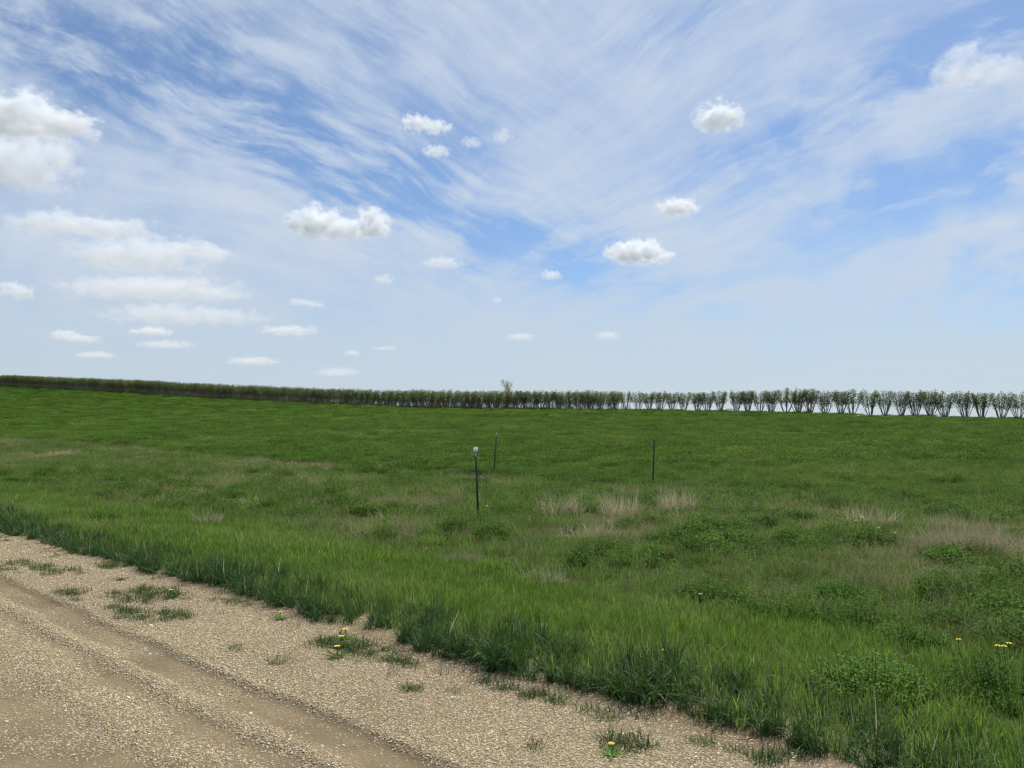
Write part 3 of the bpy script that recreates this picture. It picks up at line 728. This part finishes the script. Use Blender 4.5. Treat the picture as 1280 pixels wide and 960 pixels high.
# bare tree behind the row
def bare_tree():
    random.seed(42); tr = Soup(); br = Soup()
    def grow(S_, p, d, L, r, depth):
        pts = [p]; rad = [r]; q = np.array(p, float); dd = np.array(d, float)
        for k in range(4):
            dd = dd + v3(random.gauss(0, .10), random.gauss(0, .10), .06); dd /= np.linalg.norm(dd); q = q + dd * L / 4; pts.append(q.copy()); rad.append(r * (1 - .11 * (k + 1)))
        tube(S_, pts, rad, 5 if depth < 3 else 3)
        if depth >= 5: return
        for k in range(random.randint(3, 4)):
            i = random.randint(2, 4); a = random.random() * 6.283; sp = random.uniform(.30, .62)
            ax = v3(math.cos(a), math.sin(a), 0); nd = dd * math.cos(sp) + ax * math.sin(sp); nd[2] = max(nd[2], .25); nd /= np.linalg.norm(nd)
            grow(br, pts[i], nd, L * random.uniform(.62, .80), max(rad[i] * .66, .045), depth + 1)
    grow(tr, v3(0, 0, 0), v3(0.02, 0, 1), 4.2, .42, 0)
    return tr, br
tr, br = bare_tree(); zt = max(p[2] for p in br.v)
yb = 225.0; xb = (633 - 640) / F * yb; zb = float(surf_z(xb, yb)); top = EYE + (HZ - 473) / F * yb
root = empty('bare_tree', (xb, yb, zb)); kz = (top - zb) / zt
wx = max(abs(p[0]) for p in br.v); kx = 2.3 / wx
root.scale = (kx, kx, kz)
print('bare', kz, kx, zt, wx)
tr.obj('trunk', M_BAREWOOD, root); br.obj('branches', M_BAREWOOD, root)
tag(root, 'leafless pale tree rising behind the middle of the tree row', 'tree')

# ------------------------------------------------------------------ clouds
def cloud(px0, px1, py0, py1, lobes, dens=1.0, lab='', grey=0.0, seed=0, soft=.5, nscale=3.0, namp=2.5, thick=.8):
    """a real body of cloud droplets in the air: an ellipsoid volume whose density follows soft lobes and noise"""
    base = 1200.0; v = (HZ - py1) / F; D = base / max(v, .05)
    u0, u1 = (px0 - 640) / F * D, (px1 - 640) / F * D; zt = EYE + (HZ - py0) / F * D; zb = EYE + v * D
    cx, cz = (u0 + u1) / 2, (zt + zb) / 2; a, c_ = (u1 - u0) / 2, (zt - zb) / 2; b = min(a * thick, 2.6 * c_)
    import bmesh
    bm = bmesh.new(); bmesh.ops.create_icosphere(bm, subdivisions=3, radius=1.28)
    for vv in bm.verts: vv.co = (vv.co.x * a, vv.co.y * b, vv.co.z * c_ * 1.15)
    me = bpy.data.meshes.new('cloud'); bm.to_mesh(me); bm.free()
    m, t = mat_new('cloud_vapour')
    co = t.new('ShaderNodeTexCoord').outputs['Object']
    pn = t.vm('MULTIPLY', co, (1 / a, 1 / b, 1 / c_))
    iso = t.vm('MULTIPLY', co, (1 / c_, 1 / c_, 1 / c_) if a < 3.2 * c_ else (1 / (c_ * 1.5), 1 / (c_ * 1.5), 1 / c_))
    n1 = t.noise(t.vm('ADD', iso, (seed * 3.1, seed * 1.7, seed)), nscale * .55, 8, .64)
    acc = None
    for lx, lz, rx, rz in lobes:
        q = t.vm('MULTIPLY', t.vm('SUBTRACT', pn, (lx, 0, lz)), (1 / rx, 1 / max(rx, .6), 1 / rz))
        l = t.m('SUBTRACT', 1.0, t.vm('LENGTH', q)); acc = l if acc is None else t.m('SMOOTH_MAX', acc, l, .25)
    sep = t.new('ShaderNodeSeparateXYZ'); t.l.new(pn, sep.inputs[0])
    fld = t.m('ADD', acc, t.m('MULTIPLY', t.m('SUBTRACT', n1, .5), namp * 1.6))
    flat = t.ramp(t.m('ADD', sep.outputs[2], t.m('MULTIPLY', t.m('SUBTRACT', n1, .5), .8)), -.95, -.35)
    edge = t.ramp(t.vm('LENGTH', t.vm('MULTIPLY', pn, (1, 1, .87))), .95, 1.24, 1.0, 0.0)
    den = t.m('MULTIPLY', t.m('MULTIPLY', t.ramp(fld, .0, soft), flat), edge)
    vs = t.new('ShaderNodeVolumeScatter'); vs.inputs['Color'].default_value = (.97, .985, 1, 1); vs.inputs['Anisotropy'].default_value = .15
    dd_ = t.m('MULTIPLY', den, dens * 1.7 / c_ * min(1, (v / .24) ** 1.15)); t.put(vs.inputs['Density'], dd_)
    va = t.new('ShaderNodeVolumeAbsorption'); va.inputs['Color'].default_value = (.62, .74, .90, 1); t.put(va.inputs['Density'], t.m('MULTIPLY', dd_, .15))
    ad = t.new('ShaderNodeAddShader'); t.l.new(vs.outputs[0], ad.inputs[0]); t.l.new(va.outputs[0], ad.inputs[1])
    o = t.new('ShaderNodeOutputMaterial'); t.l.new(ad.outputs[0], o.inputs['Volume'])
    m.cycles.volume_step_rate = .35
    me.materials.append(m)
    ob = bpy.data.objects.new('cloud', me); COL.objects.link(ob); ob.location = (cx, D, cz)
    tag(ob, lab, 'cloud', 'small cumulus clouds'); return ob
one = [(0, -.15, 1.0, .95)]
CL = [(-70, 112, 112, 168, [(-.3, .0, .9, .9), (.55, -.35, .5, .5)], .9, 'bright top left cumulus cut by the left frame edge'),
      (-60, 100, 158, 238, [(-.2, -.1, 1.0, .9), (.3, .3, .6, .5)], .55, 'grey based cumulus below the bright one at the left frame edge'),
      (358, 484, 254, 300, [(-.45, .0, .62, .80), (.1, -.35, .6, .5), (.72, .05, .30, .75)], 1.3, 'white cumulus with two humps left of centre'),
      (760, 842, 296, 331, [(-.2, -.1, .85, .8), (.25, .25, .45, .6), (.7, -.45, .4, .4)], 1.4, 'crisp white flat based cumulus right of centre'),
      (872, 936, 118, 160, one, 1.1, 'round white cumulus high at the upper right'),
      (822, 876, 244, 269, one, .8, 'small soft cumulus above the crisp flat based one'),
      (496, 564, 136, 162, [(-.35, .1, .55, .7), (.3, -.3, .7, .5)], .8, 'small white cumulus at upper centre'),
      (526, 562, 176, 192, one, .35, 'faint small puff under the upper centre cumulus'),
      (574, 602, 163, 182, one, .25, 'faint puff just right of the upper centre cumulus'),
      (612, 642, 154, 176, one, .25, 'faintest puff furthest right beside the upper centre cumulus'),
      (1166, 1290, 48, 108, [(-.1, -.1, .8, .6), (-.15, .6, .35, .4), (.8, .0, .4, .6)], .32, 'ragged wispy cloud in the upper right corner'),
      (2, 190, 258, 300, [(-.4, .1, .6, .7), (.35, -.25, .7, .6)], .48, 'long white cloud in the left stack above the grey ones'),
      (80, 285, 288, 342, [(-.1, -.1, .9, .8), (.6, .1, .5, .4)], .48, 'large grey based cloud in the middle of the left stack'),
      (70, 312, 340, 380, [(-.1, 0, .9, .8), (.5, -.3, .5, .6)], .48, 'flat grey cloud third down in the left stack'),
      (125, 330, 374, 411, [(-.2, 0, .8, .7), (.5, -.2, .6, .6)], .48, 'thin layered cloud lowest in the left stack'),
      (-10, 38, 350, 376, one, .8, 'small cloud at the left frame edge beside the stack'),
      (52, 126, 409, 431, [(-.3, .1, .5, .7), (.2, -.3, .8, .5)], .9, 'low white cloud near the horizon at far left'),
      (160, 214, 407, 421, one, .9, 'little white oval cloud under the left stack'),
      (312, 402, 403, 423, [(.1, 0, .8, .7)], .8, 'low elongated white cloud right of the left stack'),
      (352, 408, 370, 387, [(-.3, .2, .6, .5), (.4, -.2, .5, .5)], .45, 'thin grey cloud above the low elongated white one'),
      (280, 350, 444, 458, one, .9, 'narrow white cloud close above the trees left of centre'),
      (90, 145, 438, 449, one, .8, 'narrow cloud close above the horizon at far left'),
      (392, 452, 458, 472, one, .8, 'lowest narrow cloud just above the trees left of centre'),
      (466, 492, 340, 355, one, .35, 'tiny grey puff below the cumulus with two humps'),
      (522, 580, 318, 335, one, .22, 'faint flat cloud below centre of the sky'),
      (676, 704, 335, 351, one, .5, 'small pale puff left of and below the crisp cumulus'),
      (428, 450, 436, 446, one, .8, 'tiny white cloud low left of centre'),
      (744, 776, 412, 425, one, .5, 'tiny grey based cloud low and right of centre'),
      (632, 670, 415, 426, one, .40, 'tiny flat grey cloud low at centre'),
      (614, 628, 370, 379, one, .35, 'smallest grey speck of cloud above the bare tree'),
      (168, 245, 424, 437, one, .6, 'pale streak of cloud under the little oval one'),
      (466, 498, 431, 439, one, .35, 'faint grey streak cloud right of the tiny white one')]
for i, (a, b, c_, d, lob, dn, lab) in enumerate(CL): cloud(a, b, c_, d, lob, dn, lab, seed=i + 1)

# ------------------------------------------------------------------ sky, sun, camera
SUN_EL, SUN_AZ = math.radians(50), math.radians(24)       # azimuth to the right of straight ahead
W = bpy.data.worlds.new('World'); S.world = W; W.use_nodes = True; W.node_tree.nodes.clear(); t = NT(W.node_tree)
STR = 0.10
sky = t.new('ShaderNodeTexSky', sky_type='NISHITA'); sky.sun_disc = False; sky.sun_elevation = SUN_EL; sky.sun_rotation = SUN_AZ
sky.air_density = 1.0; sky.dust_density = 0.6; sky.ozone_density = 1.6; sky.altitude = 400
d = t.new('ShaderNodeTexCoord').outputs['Generated']
sp = t.new('ShaderNodeSeparateXYZ'); t.l.new(t.vm('NORMALIZE', d), sp.inputs[0]); X, Y, Z = sp.outputs
Yc = t.m('MAXIMUM', Y, .15)
u = t.m('DIVIDE', X, Yc); v = t.m('DIVIDE', Z, Yc)
def gauss(px, py, rx, ry, ang, amp):
    uu = t.m('SUBTRACT', u, (px - 640) / F); vv = t.m('SUBTRACT', v, (HZ - py) / F); c, s_ = math.cos(ang), math.sin(ang)
    a = t.m('ADD', t.m('MULTIPLY', uu, c * F / rx), t.m('MULTIPLY', vv, s_ * F / rx)); b = t.m('ADD', t.m('MULTIPLY', uu, -s_ * F / ry), t.m('MULTIPLY', vv, c * F / ry))
    r2 = t.m('ADD', t.m('MULTIPLY', a, a), t.m('MULTIPLY', b, b)); return t.m('MULTIPLY', t.m('EXPONENT', t.m('MULTIPLY', r2, -1.0)), amp)
# open blue lanes in the high cloud (angles: positive climbs to the right)
G = [(130, 90, 190, 45, -.50, .75), (330, 160, 200, 60, -.62, 1.0), (470, 240, 150, 60, -.6, .75), (640, 285, 180, 46, -.45, .95), (860, 380, 140, 30, -.35, .95), (760, 290, 90, 40, .1, .35),
     (1110, 110, 230, 40, .42, 1.1), (1255, 20, 120, 40, .35, .8), (1190, 215, 170, 40, .25, 1.35), (1265, 330, 70, 50, -.2, 1.0), (930, 200, 160, 30, .5, .45),
     (30, 40, 110, 50, -.4, .55), (480, 30, 90, 40, -1.2, .35), (860, 20, 90, 30, .5, .35), (1180, 400, 160, 34, .1, .35), (1000, 320, 120, 22, .2, .25), (560, 150, 90, 60, -.6, .35), (250, 20, 120, 60, -.7, .45)]
acc = None
for g_ in G:
    q = gauss(*g_); acc = q if acc is None else t.m('ADD', acc, q)
# two sheets of cirrus filaments, each combed toward its own far point on the horizon
w1 = t.noise(t.comb(u, v, 0.3), 2.4, 4, .55); w2 = t.noise(t.comb(u, v, 7.3), 2.8, 4, .55)
uw = t.m('ADD', u, t.m('MULTIPLY', t.m('SUBTRACT', w1, .5), .16)); vw = t.m('ADD', v, t.m('MULTIPLY', t.m('SUBTRACT', w2, .5), .10))
def combed(u0, seed):
    du = t.m('SUBTRACT', uw, u0); th = t.m('ARCTAN2', vw, du)
    r_ = t.m('SQRT', t.m('ADD', t.m('MULTIPLY', du, du), t.m('MULTIPLY', vw, vw)))
    a = t.noise(t.comb(t.m('MULTIPLY', th, 10.0), t.m('MULTIPLY', r_, 2.6), seed), 1.5, 8, .60)
    b = t.noise(t.comb(t.m('MULTIPLY', th, 44.0), t.m('MULTIPLY', r_, 9.0), seed + 3), 1.2, 7, .60)
    return a, b
aL, bL = combed(.55, 1.0); aR, bR = combed(-.50, 9.0)
side = t.ramp(u, -.18, .28); inv = t.m('SUBTRACT', 1.0, side)
st1 = t.m('ADD', t.m('MULTIPLY', aL, inv), t.m('MULTIPLY', aR, side)); st2 = t.m('ADD', t.m('MULTIPLY', bL, inv), t.m('MULTIPLY', bR, side))
cl_ = t.noise(t.comb(u, v, 2.0), 6.5, 8, .6, dist=.4)
acc = t.m('MULTIPLY', acc, t.m('ADD', .45, t.m('MULTIPLY', t.ramp(cl_, .35, .6), .6)))
blue = t.m('MULTIPLY', acc, t.m('ADD', .12, t.m('ADD', t.m('MULTIPLY', t.ramp(st1, .40, .60), .65), t.m('MULTIPLY', t.ramp(st2, .32, .66), .36))))
blue = t.m('ADD', blue, t.ramp(v, .12, .40, 0.0, .12))
blue = t.m('ADD', blue, t.m('MULTIPLY', t.m('SUBTRACT', st1, .5), 1.3))
blue = t.m('ADD', blue, t.m('MULTIPLY', t.m('SUBTRACT', st2, .5), .55))
blue = t.m('ADD', blue, t.m('MULTIPLY', t.m('SUBTRACT', cl_, .5), .8))
fade = t.ramp(v, .02, .20)                                   # thin overcast thickens toward the horizon
blue = t.m('MULTIPLY', blue, fade)
blue = t.ramp(blue, -.40, 1.05, .02, .90)
hor = t.ramp(v, .0, .30)
cir = t.mix(hor, (5.65, 6.45, 7.3, 1), (6.0, 6.9, 8.1, 1))
SKYC = t.vm('MULTIPLY', sky.outputs[0], (.66, .84, 1.04))
colr = t.mix(blue, cir, SKYC)
bg = t.new('ShaderNodeBackground'); bg.inputs[1].default_value = STR; t.put(bg.inputs[0], colr)
o = t.new('ShaderNodeOutputWorld'); t.l.new(bg.outputs[0], o.inputs[0])
W.cycles.sampling_method = 'MANUAL'; W.cycles.sample_map_resolution = 512

sl = bpy.data.lights.new('sun', 'SUN'); sl.energy = 5.0; sl.angle = math.radians(.5); sl.color = (1, .955, .88)
so = bpy.data.objects.new('sun', sl); COL.objects.link(so)
from mathutils import Vector
sd = Vector((math.sin(SUN_AZ) * math.cos(SUN_EL), math.cos(SUN_AZ) * math.cos(SUN_EL), math.sin(SUN_EL)))
so.rotation_euler = (-sd).to_track_quat('-Z', 'Y').to_euler()

cam = bpy.data.cameras.new('camera'); co = bpy.data.objects.new('camera', cam); COL.objects.link(co); S.camera = co
cam.sensor_width = 36; cam.lens = 36 * F / 1280; cam.clip_start = .05; cam.clip_end = 90000
co.location = (0, 0, EYE)
PITCH = math.radians(0.0)
co.rotation_euler = (math.radians(90) + math.atan((HZ - 480) / F), 0, 0)

S.view_settings.view_transform = 'Standard'; S.view_settings.look = 'None'; S.view_settings.gamma = 1; S.view_settings.exposure = 0
S.cycles.volume_bounces = 10; S.cycles.max_bounces = 12; S.cycles.diffuse_bounces = 3; S.cycles.transmission_bounces = 4; S.cycles.transparent_max_bounces = 4
S.cycles.use_adaptive_sampling = True; S.cycles.adaptive_threshold = .015; S.cycles.filter_width = 1.3; S.cycles.use_denoising = True; S.cycles.denoiser = 'OPENIMAGEDENOISE'; S.cycles.denoising_input_passes = 'RGB_ALBEDO_NORMAL'; S.cycles.denoising_prefilter = 'ACCURATE'; S.cycles.adaptive_threshold = .008
